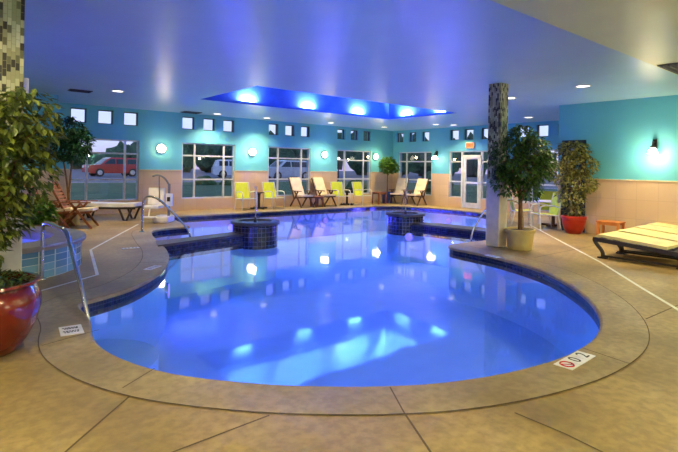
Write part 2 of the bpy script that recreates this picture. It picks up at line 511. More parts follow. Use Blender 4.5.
# ceiling with skylight opening, lower bulkhead near the camera
SK = (5.46, 12.66, 9.55, 12.60)
mb = MB()
ceil_outer = [(-4, 2.55), (UC, 2.55), (UC, 5.9), (UB+.2, 5.9), (UB+.2, VA+.2), (2.2, VA+.2), (2.2, VD+.2), (-4, VD+.2)]
V_, F_ = fill(ceil_outer, [[(SK[0], SK[2]), (SK[1], SK[2]), (SK[1], SK[3]), (SK[0], SK[3])]], H0); mb.add(V_, F_)
struct('ceiling', mb, M['ceil'])
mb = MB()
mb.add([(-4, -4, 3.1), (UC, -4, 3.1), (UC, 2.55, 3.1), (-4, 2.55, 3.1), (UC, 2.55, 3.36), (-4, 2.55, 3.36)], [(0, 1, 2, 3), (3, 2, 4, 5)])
M['soffit'] = mat('soffit_bounce_tint', (196, 212, 156), .4, scale=1.5, rgb2=(190, 206, 150), bump=.06, bscale=9)  # ceiling paint with the warm deck bounce put into its colour
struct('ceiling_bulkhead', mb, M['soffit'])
# skylight recess: lip, ledge, upper walls and lid
mb = MB()
S2 = (SK[0]-.14, SK[1]+.14, SK[2]-.14, SK[3]+.14)
S3 = (SK[0]-.30, SK[1]+.30, SK[2]-.30, SK[3]+.30)
def ring(z0, r0, z1, r1):
    A = [(r0[0], r0[2]), (r0[1], r0[2]), (r0[1], r0[3]), (r0[0], r0[3])]
    B = [(r1[0], r1[2]), (r1[1], r1[2]), (r1[1], r1[3]), (r1[0], r1[3])]
    strip(mb, A, B, z0, z1)
ring(H0, SK, H0+.06, SK); ring(H0+.06, SK, H0+.06, S2)
ring(H0+.06, S2, 4.02, S2); ring(4.02, S2, 4.02, SK); ring(4.02, SK, 4.12, SK); ring(4.12, SK, 4.12, S3)
ring(4.12, S3, 5.3, S3)
mb.add([(S3[0], S3[2], 5.3), (S3[1], S3[2], 5.3), (S3[1], S3[3], 5.3), (S3[0], S3[3], 5.3)], [(0, 1, 2, 3)])
struct('ceiling_skylight_recess', mb, M['recess'])

# ------------------------------------------------------------------ windows and doors
wn = [0]
def window(axis, const, out, a0, a1, h0, h1, mulls=(), bars=(), fr=.045, m='frame', ins=.07):
    wn[0] += 1
    mb = MB(); t = const+out*ins
    def b(p0, p1, z0, z1, d=.07):
        c = ((p0+p1)/2, t, (z0+z1)/2) if axis == 'u' else (t, (p0+p1)/2, (z0+z1)/2)
        s = (p1-p0, d, z1-z0) if axis == 'u' else (d, p1-p0, z1-z0)
        mb.box(c, s)
    b(a0, a0+fr, h0, h1); b(a1-fr, a1, h0, h1); b(a0, a1, h0, h0+fr); b(a0, a1, h1-fr, h1)
    for x in mulls: b(x-.03, x+.03, h0, h1, .06)
    for z in bars: b(a0, a1, z-.026, z+.026, .055)
    o = struct('window_%d' % wn[0], mb, M[m])
    mb2 = MB()
    if axis == 'u': mb2.add([(a0, t, h0), (a1, t, h0), (a1, t, h1), (a0, t, h1)], [(0, 1, 2, 3)])
    else: mb2.add([(t, a0, h0), (t, a1, h0), (t, a1, h1), (t, a0, h1)], [(0, 1, 2, 3)])
    mb2.build('window_pane', M['glass'], o)
    return o
for a0, a1 in A_BIG: window('u', VA, 1, a0, a1, *BIG_H, (a0+.47, a1-.42), (1.90, 1.07))
for a0, a1 in A_CL: window('u', VA, 1, a0, a1, *CL_H, fr=.03, m='dframe', ins=.12)
for a0, a1 in B_BIG: window('v', UB, 1, a0, a1, *BIG_H, (a0+.42, a1-.47), (1.90, 1.07))
for a0, a1 in B_CL: window('v', UB, 1, a0, a1, *CL_H, fr=.03, m='dframe', ins=.12)
# entrance unit: sidelights as windows, one door
window('v', UB, 1, 12.45, 13.1, .4, 2.34, (), (1.90, 1.07))
window('v', UB, 1, 10.9, 11.5, .4, 2.34, (), (1.90, 1.07))
window('v', UB, 1, 11.5, 12.45, 2.13, 2.34)
mb = MB()
mb.box((UB+.07, (12.45+13.1)/2, .2), (.14, .65, .4)); mb.box((UB+.07, 11.2, .2), (.14, .6, .4))
struct('trim_kick_panel', mb, M['tan'])
def make_door(name, axis, const, out, a0, a1, h, lite0, lite1, m):
    mb = MB(); t = const+out*.07
    def b(mm, p0, p1, z0, z1, d):
        c = (t, (p0+p1)/2, (z0+z1)/2); mm.box(c, (d, p1-p0, z1-z0))
    b(mb, a0, a0+.07, 0, h, .12); b(mb, a1-.07, a1, 0, h, .12); b(mb, a0, a1, h-.07, h, .12)
    o = struct(name, mb, m)
    mm = MB()
    b(mm, a0+.07, a0+.2, .01, h-.07, .05); b(mm, a1-.2, a1-.07, .01, h-.07, .05)
    b(mm, a0+.2, a1-.2, .01, lite0, .05); b(mm, a0+.2, a1-.2, lite1, h-.07, .05); b(mm, a0+.2, a1-.2, 1.0, 1.08, .05)
    leaf = mm.build('door_leaf', m, o)
    g = MB(); g.add([(t, a0+.2, lite0), (t, a1-.2, lite0), (t, a1-.2, lite1), (t, a0+.2, lite1)], [(0, 1, 2, 3)])
    g.build('door_glass', M['glass'], leaf)
    hd = MB(); x = t-out*.07
    hd.tube([(t-out*.03, a0+.14, 1.0), (x, a0+.14, 1.0), (x, a0+.14, 1.25), (t-out*.03, a0+.14, 1.25)], .012, 6)
    hd.build('door_handle', M['chrome'], leaf)
    return o
make_door('door_1', 'v', UB, 1, 11.5, 12.45, 2.13, .22, 2.0, M['frame'])
make_door('door_2', 'v', UC, 1, 5.72, 6.36, 2.40, .25, 2.2, M['dframe'])

# ------------------------------------------------------------------ pillars
def pillar(u, v, s, label):
    t = thing('pillar', label, 'pillar', (u, v, 0))
    mb = MB(); mb.box((0, 0, (1.38+H0)/2), (s, s, H0-1.38)); mb.build('mosaic_shaft', M['pillar'], t)['label'] = 'beige and dark brown mosaic upper shaft'
    mb = MB(); mb.box((0, 0, .70), (s+.02, s+.02, 1.36), bev=.008); mb.build('painted_base', M['pillar_paint'], t)['label'] = 'plain cream lower shaft'
    t['kind'] = 'structure'
pillar(.455, 5.62, .34, 'mosaic pillar at the left edge behind the glossy red pot')
pillar(8.95, 5.74, .28, 'mosaic pillar with plain lower half beside the tan potted ficus')

# ------------------------------------------------------------------ lamps
def sconce_round(u, v, label):
    t = thing('wall_sconce', label, 'wall lamp', (u, v, 2.1), 0, 'round sconces on the back wall')
    mb = MB(); mb.tube([(0, -.005, 0), (0, -.04, 0)], .15, 24); mb.build('backplate', M['chrome'], t, True)
    mb = MB()
    pts = [(.155*math.cos(2*PI*k/24), -.06, .155*math.sin(2*PI*k/24)) for k in range(25)]
    mb.tube(pts, .014, 6, False); mb.build('ring', M['chrome'], t, True)
    mb = MB()
    prof = [(.13*math.cos(a), .09*math.sin(a)) for a in [PI/2*i/8 for i in range(9)]]
    vs = []; fs = []; n = 20
    for r, d in prof:
        for k in range(n): vs.append((max(r, 1e-4)*math.cos(2*PI*k/n), -.04-d, max(r, 1e-4)*math.sin(2*PI*k/n)))
    for i in range(len(prof)-1):
        for k in range(n): fs.append((i*n+k, i*n+(k+1) % n, (i+1)*n+(k+1) % n, (i+1)*n+k))
    mb.add(vs, fs); mb.build('glass_globe', M['globe'], t, True)
    light('sconce_light', 'POINT', t, (0, -.30, 0), SCONCE, (1, .80, .46), .08)
SCONCE = 15
sconce_round(5.79, VA-.001, 'round glowing sconce on the back wall above the pool lift')
sconce_round(9.215, VA-.001, 'round glowing sconce above the two nearer lime armchairs')
sconce_round(12.65, VA-.001, 'round glowing sconce above the second cushioned teak chair')
sconce_round(15.62, VA-.001, 'round glowing sconce behind the topiary tree in the far corner')
def sconce_shade(u, v, h, label, group, power, s=1.):
    t = thing('wall_sconce', label, 'wall lamp', (u, v, h), 0, group)
    mb = MB(); mb.box((-.02, 0, .13), (.04, .09*s, .22), bev=.01); mb.tube([(-.03, 0, .17), (-.14, 0, .17), (-.15, 0, .08)], .02, 8)
    mb.lathe([(.02, .09), (.055, .07), (.06, .03), (.03, .03)], (-.15, 0, 0), 16)
    mb.build('bracket', M['dark'], t, True)
    mb = MB(); mb.lathe([(.055, .03), (.085*s, -.02), (.11*s, -.10), (.10*s, -.12), (.0, -.12)], (-.15, 0, 0), 20)
    mb.build('glass_shade', M['globe'], t, True)
    light('sconce_light', 'POINT', t, (-.40, 0, -.14), power*.8, (1, .80, .46), .08)
sconce_shade(UB-.001, 13.74, 2.12, 'bright sconce left of the entrance door, on the right wall', None, 16, 1.2)
sconce_shade(UC-.001, 4.15, 2.12, 'bright sconce with dark bracket on the near right wall above the loungers', None, 60)
sconce_shade(UC-.001, .3, 2.12, 'bright sconce with dark bracket on the near right wall beyond the frame edge', None, 90)
sconce_shade(UC-.001, -2.6, 2.12, 'added fill sconce with dark bracket at the unseen end of the near right wall', None, 90)  # added out of view for more warm light on the right side
def unseen_fill_sconce(u, v, rz, label):  # sconces added out of view as warm fill for ceiling, deck and plants
    t = thing('wall_sconce', label, 'wall lamp', (u, v, 2.1), rz, 'added fill sconces on the unseen walls')
    mb = MB(); mb.lathe([(.0, -.12), (.1, -.10), (.11, -.02), (.06, .06), (0, .06)], (0, .12, 0), 20); mb.build('glass_shade', M['globe'], t, True)
    mb = MB(); mb.box((0, .02, .0), (.09, .04, .2), bev=.01); mb.build('bracket', M['dark'], t)
    light('sconce_light', 'POINT', t, (0, .42, 0), 130, (1, .80, .46), .1)
for u in (-1, 3.5, 8): unseen_fill_sconce(u, -4+.001, 0, 'added bowl shaped fill sconce on the unseen wall behind the camera')
unseen_fill_sconce(-4+.001, 1.5, -PI/2, 'added bowl shaped fill sconce on the unseen wall left of the camera')

def downlight(u, v, h, label, power=60, rgb=(1, .76, .40), spot=130, group='recessed ceiling downlights'):
    t = thing('ceiling_downlight', label, 'ceiling light', (u, v, h), 0, group)
    mb = MB(); mb.lathe([(.115, -.001), (.125, -.012), (.15, -.014), (.155, -.001)], n=24); mb.build('trim_ring', M['white'], t, True)
    mb = MB(); mb.lathe([(.0, -.006), (.118, -.006)], n=24); mb.build('lens', M['lens'], t)
    light('downlight_beam', 'SPOT', t, (0, 0, -.03), power, rgb, .1, (0, 0, 0), spot, .8 if spot < 150 else .35)
DL = 210
for u, v, l in [(10.33, 4.65, 'recessed downlight right of the mosaic pillar, nearer of the two there'),
                (10.84, 6.63, 'recessed downlight just right of the mosaic pillar top'),
                (3.40, 12.68, 'recessed downlight at left in front of the first clerestory windows'),
                (7.45, 15.7, 'recessed downlight above the second tall back window'),
                (12.12, 15.3, 'recessed downlight above the sconce over the teak chairs'),
                (14.9, 15.1, 'recessed downlight above the topiary tree in the far corner'),
                (15.3, 12.6, 'recessed downlight left of the entrance door'),
                (15.9, 12.2, 'recessed downlight in front of the entrance door'),
                (9.36, 15.6, 'recessed downlight above the two nearer lime armchairs'),
                (15.2, 8.6, 'recessed downlight above the patio table')]:
    downlight(u, v, H0, l, DL*(2.2 if u > 10 and v < 7 else 2.1))
for u, v, p in [(.8, 1.2, 330), (3.2, .4, 330), (6.8, .8, 300), (-.6, 2.2, 250), (10.2, 1.6, 300), (8.4, 1.9, 200)]:
    downlight(u, v, 3.1, 'recessed downlight in the lower ceiling over the foreground deck', p*.55, (1, .80, .40), 165)
for u, v in [(1.0, 11.5), (-.9, 4.2), (.1, 3.5)]:
    downlight(u, v, H0, 'recessed downlight over the deck at far left', 150, (1, .84, .50), 160)
def vent(u, v, h, sx, sy, label):
    t = thing('ceiling_vent', label, 'vent', (u, v, h))
    mb = MB(); mb.box((0, 0, -.008), (sx, sy, .014)); mb.build('vent_frame', M['vent'], t)
    mb = MB()
    for k in range(5): mb.box((0, -sy/2+sy*(k+.5)/5, -.02), (sx*.9, sy*.09, .012), rx=.5)
    mb.build('slats', M['dframe'], t)
vent(2.7, 13.3, H0, .5, .3, 'dark air vent in the ceiling above the first wooden armchair')
vent(6.6, 15.9, H0, .6, .45, 'dark air vent in the ceiling over the second window group')
vent(8.3, 2.3, 3.1, .9, .42, 'dark air vent at the edge of the lower ceiling, upper right')

# exit sign
t = thing('exit_sign', 'glowing orange red exit sign above the entrance door', 'sign', (UB-.05, 12.0, 2.56))
mb = MB(); mb.box((0, 0, 0), (.06, .40, .24), bev=.01); mb.build('sign_box', M['white'], t)
mb = MB(); mb.box((-.032, 0, 0), (.006, .36, .2)); mb.build('sign_face', M['exit'], t)
def text(body, size, m, parent, loc, rot, name='lettering', ext=.002):
    c = bpy.data.curves.new(name, 'FONT'); c.body = body; c.size = size; c.align_x = 'CENTER'; c.align_y = 'CENTER'; c.extrude = ext
    o = bpy.data.objects.new('tmp', c); COL.objects.link(o)
    bpy.context.view_layer.update()
    me = bpy.data.meshes.new_from_object(o.evaluated_get(bpy.context.evaluated_depsgraph_get()))
    bpy.data.objects.remove(o)
    me.materials.clear(); me.materials.append(m)
    o = bpy.data.objects.new(name, me); COL.objects.link(o)
    o.location = loc; o.rotation_euler = rot
    if parent: o.parent = parent
    return o
text('EXIT', .16, M['exitred'], t, (-.037, 0, 0), (PI/2, 0, -PI/2))

# skylight uplights
SKY_RGB = (.50, .76, 1.)
for i, (u, v, d, l) in enumerate([(7.0, 12.68, (0, 1), 'first from the left on the far side'), (9.15, 12.68, (0, 1), 'middle one of the far side'), (11.3, 12.68, (0, 1), 'last one of the far side'),
                     (12.74, 11.9, (1, 0), 'far one on the right end'), (12.74, 10.3, (1, 0), 'near one on the right end')]):
    for z, p, ins in ((H0+.07, 150, .03), (4.13, 3600, .13)):
        uu, vv = u+d[0]*ins, v+d[1]*ins
        t = thing('cove_light', 'blue cove uplight on the %s skylight ledge, %s' % ('upper' if z > 4 else 'lower', l), 'cove light', (uu, vv, z), 0, 'blue cove uplights in the skylight')
        mb = MB(); mb.box((0, 0, .012), (.5 if d[1] else .07, .07 if d[1] else .5, .024)); mb.build('lamp_bar', M['grey'], t)
        lt = light('cove_lamp', 'AREA', t, (-d[0]*.02, -d[1]*.02, .03), p, SKY_RGB, .1, aim((d[0]*.45, d[1]*.45, 1)))
        lt.data.shape = 'RECTANGLE'; lt.data.size = .40; lt.data.size_y = .04
        if d[0]: lt.data.size, lt.data.size_y = .04, .40
        lt.rotation_euler = (0, 0, 0) if False else (PI-.9*d[1] if d[1] else PI, .9*d[0] if d[0] else 0, 0)

# underwater pool lamps: flush fixtures in the pool wall
def pool_lamp(u, v, d, label, power, rgb=(.06, .14, .92), tilt=-.12, z=-.45):
    t = thing('pool_lamp', label, 'underwater light', (u, v, z), math.atan2(d[1], d[0]), 'underwater pool lamps')
    mb = MB(); mb.tube([(-.01, 0, 0), (.035, 0, 0)], .13, 20); mb.build('bezel', M['chrome'], t, True)
    mb = MB(); mb.tube([(.036, 0, 0), (.045, 0, 0)], .105, 20); mb.build('lens', M['poollens'], t)
    light('pool_beam', 'AREA', t, (.06, 0, 0), power, rgb, .35, aim((1, 0, tilt)))
def lamp_at(u, v, label, power, rgb=(.06, .14, .92), tilt=-.12):
    i = min(range(len(EDGE)), key=lambda k: (EDGE[k][0]-u)**2+(EDGE[k][1]-v)**2)
    p = Vector(EDGE[i]); e = (Vector(EDGE[(i+1) % len(EDGE)])-Vector(EDGE[i-1])).normalized()
    n = Vector((-e.y, e.x))
    pool_lamp(p.x+n.x*.01, p.y+n.y*.01, (n.x, n.y), label, power, rgb, tilt)
PW = 55
lamp_at(2.2, 2.75, 'underwater lamp in the near rim of the round basin', PW*.45)
lamp_at(5.7, 2.31, 'underwater lamp in the right rim of the round basin', PW*.3)
lamp_at(1.1, 4.3, 'underwater lamp in the left rim below the deck marker', PW*.6, (.12, .10, 1))
lamp_at(2.9, 7.8, 'underwater lamp in the left peninsula wall', PW*.45, (.12, .10, 1))
lamp_at(7.5, 14.75, 'underwater lamp in the far pool wall below the nearest lime armchair', PW*1.1, (.11, .08, 1.))
lamp_at(11.5, 14.8, 'underwater lamp in the far pool wall below the teak chairs', PW*1.1, (.11, .08, 1.))
lamp_at(15.6, 12.2, 'underwater lamp in the right end wall of the far pool', PW*1.1, (.11, .08, 1.))
lamp_at(5.1, 12.6, 'underwater lamp in the left end wall of the far pool', PW*.5, (.12, .10, 1))

# ------------------------------------------------------------------ islands, dividers, spa
def island(u, v, label, jet_h, jl):
    t = thing('pool_island', label, 'fountain planter', (u, v, DEP), 0, 'round tiled islands in the pool')
    b = -DEP
    mb = MB(); mb.lathe([(.53, b-.32), (.53, b+.22)], n=40); mb.build('tiled_body', M['navyround'], t, True)
    mb = MB(); mb.lathe([(.52, 0), (.52, b-.32)], n=40); mb.build('underwater_base', M['plaster'], t, True)
    mb = MB(); mb.lathe([(.53, b+.20), (.575, b+.215), (.575, b+.275), (.55, b+.285), (.40, b+.285), (.38, b+.24), (0, b+.23)], n=40); mb.build('stone_cap', M['darkstone'], t, True)
    mb = MB(); mb.lathe([(.04, b+.235), (.04, b+.31), (.025, b+.32), (.025, b+.36), (0, b+.36)], n=12); mb.build('nozzle', M['dark'], t, True)
    w = thing('water_jet', jl, 'water jet', (u, v, .24))
    mb = MB(); hs = [i/14*jet_h for i in range(15)]
    mb.tube([(.012*math.sin(7*h), .012*math.cos(5*h), h) for h in hs], [.014+.016*(h/jet_h)**2+.004*math.sin(23*h) for h in hs], 8)
    mb.build('stream', M['jet'], w, True)
    mb = MB()
    for k in range(60):
        a = random.uniform(0, 2*PI); r = random.uniform(.02, .12); z = random.uniform(.02, jet_h)
        c = Vector((r*math.cos(a), r*math.sin(a), z)); q = .008
        mb.tube([c-Vector((0, 0, q)), c, c+Vector((0, 0, q))], [.001, q*.7, .001], 5, False)
    o = mb.build('droplets', M['jet'], w, True); o['kind'] = 'stuff'
island(5.87, 10.23, 'round dark tiled fountain island in the pool, left one', .85, 'thin fountain jet rising from the left round island')
island(10.62, 9.82, 'round dark tiled fountain island in the pool, right one', 1.15, 'fountain jet rising from the right round island')
def divider(pts_a, pts_b, top, label):
    t = thing('pool_divider', label, 'low pool wall', (0, 0, 0)); t['kind'] = 'structure'
    poly = pts_a+pts_b[::-1]
    mb = MB(); mb.prism(poly, -.30, top-.05); mb.build('tiled_wall', M['navy'], t)
    mb = MB(); mb.prism(poly, DEP, -.30); mb.build('underwater_wall', M['plaster'], t)
    c = Vector((sum(p[0] for p in poly)/len(poly), sum(p[1] for p in poly)/len(poly)))
    mb = MB(); mb.prism(poly, top-.05, top); mb.build('stone_top', M['darkstone'], t)
divider([(3.3, 9.42), (4.2, 9.68), (5.5, 9.98)], [(3.45, 10.0), (4.3, 10.14), (5.4, 10.42)], .03, 'low dark dividing wall between the left deck and the left round island')
divider([(10.35, 9.4), (10.55, 8.5), (10.68, 7.6), (10.7, 6.4)], [(10.95, 9.4), (11.2, 8.7), (11.32, 7.8), (11.3, 6.6)], .03, 'low dark dividing wall between the right round island and the right deck')
pool_lamp(10.15, 9.25, (-.55, -.83), 'bright violet underwater lamp below the right round island', PW*.8, (.20, .10, 1.), .1, -.32)

t = thing('hot_tub', 'raised round hot tub with pale blue mosaic sides at left', 'hot tub', (.42, 8.89, 0))
mb = MB(); mb.lathe([(1.42, 0), (1.42, .40)], n=56); mb.build('mosaic_side', M['spatile'], t, True)
mb = MB(); mb.lathe([(1.42, .38), (1.47, .385), (1.48, .43), (1.46, .455), (1.02, .455), (.99, .42), (.99, .30)], n=56); mb.build('stone_rim', M['spa_cap'], t, True)
mb = MB(); mb.lathe([(1.0, .31), (.98, .02), (0, .02)], n=40); mb.build('basin', M['plaster'], t, True)
mb = MB(); mb.lathe([(1.0, .36), (.0, .36)], n=40); mb.build('spa_water', M['spawater'], t)
light('spa_lamp', 'POINT', t, (.3, -.3, .2), 45, (.14, .10, 1.), .12)

# ------------------------------------------------------------------ handrails
def smooth_path(pts, it=3):
    pts = [Vector(p) for p in pts]
    for _ in range(it):
        out = [pts[0]]
        for a, b in zip(pts, pts[1:]):
            out += [a*.75+b*.25, a*.25+b*.75]
        out.append(pts[-1]); pts = out
    return pts
def rail(loc, pts, label):
    t = thing('pool_handrail', label, 'handrail', loc)
    L = Vector(loc)
    pp = smooth_path([Vector(p)-L for p in pts], 3)
    mb = MB(); mb.tube(pp, .024, 10); mb.build('tube', M['chrome'], t, True)
    mb = MB(); mb.lathe([(.06, .005), (.055, .02), (.026, .028)], Vector(pts[0])-L, 16); mb.build('flange', M['chrome'], t, True)
rail((1.12, 7.62, 0), [(1.12, 7.62, 0), (1.12, 7.62, .55), (1.12, 7.60, .76), (1.13, 7.35, .80), (1.14, 6.6, .80), (1.15, 6.25, .82), (1.17, 6.05, .62), (1.26, 5.62, -.05), (1.28, 5.55, -.45)],
     'stainless handrail in front of the hot tub, nearest of the three')
rail((3.71, 11.68, 0), [(3.71, 11.68, 0), (3.71, 11.68, .55), (3.72, 11.6, .80), (3.80, 11.3, .86), (3.92, 11.0, .76), (4.35, 10.75, .22), (4.46, 10.68, .05), (4.48, 10.66, -.5)],
     'stainless handrail dropping into the water beside the pool lift')
rail((10.6, 6.1, 0), [(10.6, 6.1, 0), (10.6, 6.1, .5), (10.55, 6.15, .84), (10.3, 6.3, .90), (9.9, 6.5, .80), (9.62, 6.7, .36), (9.5, 6.75, 0), (9.48, 6.76, -.5)],
     'stainless handrail curving out of the water behind the mosaic pillar')

# ------------------------------------------------------------------ deck markers
def marker(u, v, rz, label, build):
    t = thing('deck_marker', label, 'marker tile', (u, v, .0062), rz)
    build(t); return t
def mk_depth(t):
    for i, x in enumerate((-.155, 0, .155)):
        mb = MB(); mb.box((x, 0, .003), (.148, .150, .006)); mb.build('tile', M['white'], t)
    mb = MB(); mb.tube([(-.155+.052*math.cos(2*PI*k/24), .052*math.sin(2*PI*k/24), .006) for k in range(25)], .008, 6, False)
    mb.beam((-.155-.036, .036, .007), (-.155+.036, -.036, .007), .012, .004)
    mb.build('no_diving_symbol', M['carred'], t, False)
    text('0', .15, M['tyre'], t, (0, 0, .0066), (0, 0, 0), 'digit', .001)
    text('2', .15, M['tyre'], t, (.155, 0, .0066), (0, 0, 0), 'digit', .001)
marker(4.13, 1.885, math.radians(2), 'white depth marker tiles with red no diving circle and black 02', mk_depth)
def mk_notice(t):
    mb = MB(); mb.box((0, 0, .003), (.19, .28, .006)); mb.build('tile', M['white'], t)
    for y, w in ((.075, .14), (.045, .11), (-.03, .14), (-.065, .12)):
        x = -w/2; mb = MB()
        while x < w/2-.01:
            q = random.uniform(.012, .028); mb.box((x+q/2, y, .0068), (q, .022, .0016)); x += q+.007
        mb.build('printed_line', M['tyre'], t)
marker(1.0, 5.13, math.radians(-6), 'square white notice tile with dark lettering by the nearest handrail', mk_notice)
def mk_plain(t):
    mb = MB(); mb.box((0, 0, .003), (.30, .12, .006)); mb.build('tile', M['white'], t)
    for x in (-.09, -.03, .04, .1): mb = MB(); mb.box((x, 0, .0068), (.03, .07, .0016)); mb.build('worn_mark', M['grey'], t)
marker(2.56, 7.52, math.radians(40), 'worn white depth marker tile on the left peninsula coping', mk_plain)
marker(2.82, 9.5, math.radians(0), 'worn white marker tile behind the peninsula beside the stripe', mk_plain)
marker(7.85, 5.1, math.radians(80), 'small pale marker tile on the coping below the mosaic pillar', mk_plain)

# ------------------------------------------------------------------ chairs
def sling_panel(w, pts, th):
    """curved sheet: pts in (y,z), extruded along x with thickness th"""
    P = [Vector((0, y, z)) for y, z in pts]
    up = []; dn = []
    for i, p in enumerate(P):
        d = (P[min(i+1, len(P)-1)]-P[max(i-1, 0)]).normalized(); n = Vector((0, -d.z, d.y))
        up.append((p+n*th/2)); dn.append((p-n*th/2))
    prof = [(p.y, p.z) for p in up]+[(p.y, p.z) for p in dn[::-1]]
    return MB().extrude_profile(prof, -w/2, w/2)
def make_lime(loc, rz, label, group='lime sling armchairs'):
    t = thing('lime_armchair', label, 'armchair', loc, rz, group)
    sling_panel(.50, [(.26, .42), (.10, .40), (-.14, .385), (-.20, .39)], .03).build('seat', M['lime'], t, True)
    sling_panel(.50, [(-.20, .40), (-.24, .52), (-.29, .72), (-.345, .96)], .03).build('backrest', M['lime'], t, True)
    for sx in (-1, 1):
        x = .285*sx
        mb = MB(); mb.tube(smooth_path([(x, .26, 0), (x, .28, .30), (x, .29, .60), (x, .18, .66), (x, -.10, .645), (x, -.24, .60)], 2), .017, 8); mb.build('armrest_front_leg', M['silver'], t, True)
        mb = MB(); mb.tube([(x, -.30, 0), (x, -.22, .36), (x, -.25, .60), (x, -.35, .96)], .016, 8); mb.build('rear_leg', M['silver'], t, True)
        mb = MB(); mb.tube([(x, .275, .41), (x, -.23, .385)], .014, 8); mb.build('side_rail', M['silver'], t, True)
    for y, z in ((.275, .41), (-.225, .385), (-.35, .955)):
        mb = MB(); mb.tube([(-.285, y, z), (.285, y, z)], .014, 8); mb.build('cross_bar', M['silver'], t, True)
    return t
lime = make_lime((8.62, 15.72, 0), PI, 'bright lime sling armchair nearest of the row along the back wall')
for (u, v), rz, l in [((9.76, 15.68), PI+.12, 'lime sling armchair second in the row, half in front of the third tall window'),
                      ((12.86, 15.5), PI-.1, 'lime sling armchair right of the teak chairs'),
                      ((13.98, 15.42), PI+.1, 'lime sling armchair in front of the fourth tall window'),
                      ((12.84, 6.72), math.radians(52), 'lime sling armchair at the patio table, beside the red potted ficus'),
                      ((14.15, 7.3), math.radians(118), 'lime sling armchair on the far side of the patio table'),
                      ((13.35, 7.75), math.radians(-140), 'lime sling armchair left of the patio table behind the ficus trunk')]:
    dup(lime, (u, v, 0), rz, l)

def make_deckchair(loc, rz, label, wood, group, cushion='cream'):
    t = thing('deck_chair', label, 'deck chair', loc, rz, group)
    for sx in (-1, 1):
        x = .29*sx
        mb = MB(); mb.beam((x, .36, 0), (x, -.12, .62), .035, .05); mb.build('front_leg', M[wood], t)
        mb = MB(); mb.beam((x, -.42, 0), (x, .10, .60), .035, .05); mb.build('rear_leg', M[wood], t)
        mb = MB(); mb.box((x*1.04, .02, .63), (.06, .62, .028), bev=.006); mb.build('armrest', M[wood], t)
        mb = MB(); mb.beam((x*.86, .34, .40), (x*.86, -.25, .34), .03, .05); mb.build('seat_rail', M[wood], t)
        mb = MB(); mb.beam((x*.86, -.22, .33), (x*.86, -.62, 1.12), .03, .045); mb.build('back_post', M[wood], t)
    mb = MB()
    for k in range(7): mb.box((0, .33-.09*k, .415-.009*k), (.50, .06, .018))
    mb.build('seat_slats', M[wood], t)
    mb = MB()
    for k in range(9):
        f = (k+.5)/9; mb.box((0, -.24-.37*f, .38+.73*f), (.48, .018, .055), rx=.47)
    mb.build('back_slats', M[wood], t)
    sling_panel(.48, [(.37, .455), (.10, .445), (-.20, .405)], .06).build('seat_cushion', M[cushion], t, True)
    sling_panel(.48, [(-.19, .42), (-.38, .78), (-.57, 1.13)], .06).build('back_cushion', M[cushion], t, True)
    return t
dc = make_deckchair((11.1, 15.72, 0), PI, 'cream cushioned teak chair in front of the third tall window', 'dteak', 'cushioned teak chairs')
for (u, v), rz, l in [((12.24, 15.72), PI, 'cream cushioned teak chair under the third sconce, right of the small wooden table'),
                      ((15.95, 15.2), math.radians(112), 'cream cushioned teak chair just right of the blue potted topiary'),
                      ((16.05, 14.25), math.radians(100), 'cream cushioned teak chair facing left under the far right window')]:
    dup(dc, (u, v, 0), rz, l)
w1 = make_deckchair((2.73, 13.3, 0), math.radians(-118), 'reddish wooden armchair with white seat pad at left, nearer of the pair', 'teak', 'reddish wooden armchairs at left', 'cream')
for ch in children(w1):
    if ch.name.startswith('back_cushion'): bpy.data.objects.remove(ch)
dup(w1, (2.25, 13.5, 0), math.radians(-112), 'reddish wooden armchair behind the nearer one, half hidden by foliage')

def small_table(loc, rz, label, m, w, d, h, name='side_table', group=None):
    t = thing(name, label, 'side table', loc, rz, group)
    mb = MB()
    n = 5
    for k in range(n): mb.box((0, -d/2+d*(k+.5)/n, h-.015), (w, d/n-.008, .03), bev=.004)
    mb.build('slatted_top', M[m], t)
    for sy in (-1, 1): mb = MB(); mb.box((0, sy*(d/2-.04), h-.06), (w-.06, .025, .06)); mb.build('apron', M[m], t)
    for sx in (-1, 1):
        for sy in (-1, 1):
            mb = MB(); mb.box((sx*(w/2-.045), sy*(d/2-.045), (h-.03)/2), (.055, .055, h-.03)); mb.build('leg', M[m], t)
    return t
small_table((11.68, 15.55, 0), 0, 'small orange brown wooden table between the two teak chairs', 'teak', .42, .42, .42)
small_table((15.05, 15.5, 0), 0, 'small brown wooden table beside the topiary in the far corner', 'teak', .5, .5, .52)
small_table((12.5, 4.92, 0), math.radians(90), 'low orange wooden stool table against the near right wall', 'oak', .54, .38, .40)
def round_table(loc, r, h, label, top, base):
    t = thing('round_table', label, 'table', loc)
    mb = MB(); mb.lathe([(0, h-.03), (r-.01, h-.03), (r, h-.02), (r, h-.005), (r-.01, h), (0, h)], n=36); mb.build('tabletop', M[top], t, True)
    mb = MB(); mb.lathe([(.05, .05), (.045, h*.5), (.06, h-.06), (.16, h-.03)], n=16); mb.build('pedestal', M[base], t, True)
    mb = MB()
    for k in range(4): mb.box((.17*math.cos(k*PI/2), .17*math.sin(k*PI/2), .035), (.34, .07, .06), rz=k*PI/2, bev=.01)
    mb.build('base_feet', M[base], t)
    return t
round_table((9.2, 15.8, 0), .20, .62, 'small round dark table between the two nearer lime armchairs', 'dteak', 'dark')
round_table((13.42, 15.75, 0), .20, .62, 'small round dark table between the two farther lime armchairs', 'dark', 'dark')
round_table((13.66, 6.92, 0), .52, .72, 'round patio table with pale top and dark pedestal at right', 'white', 'dteak')

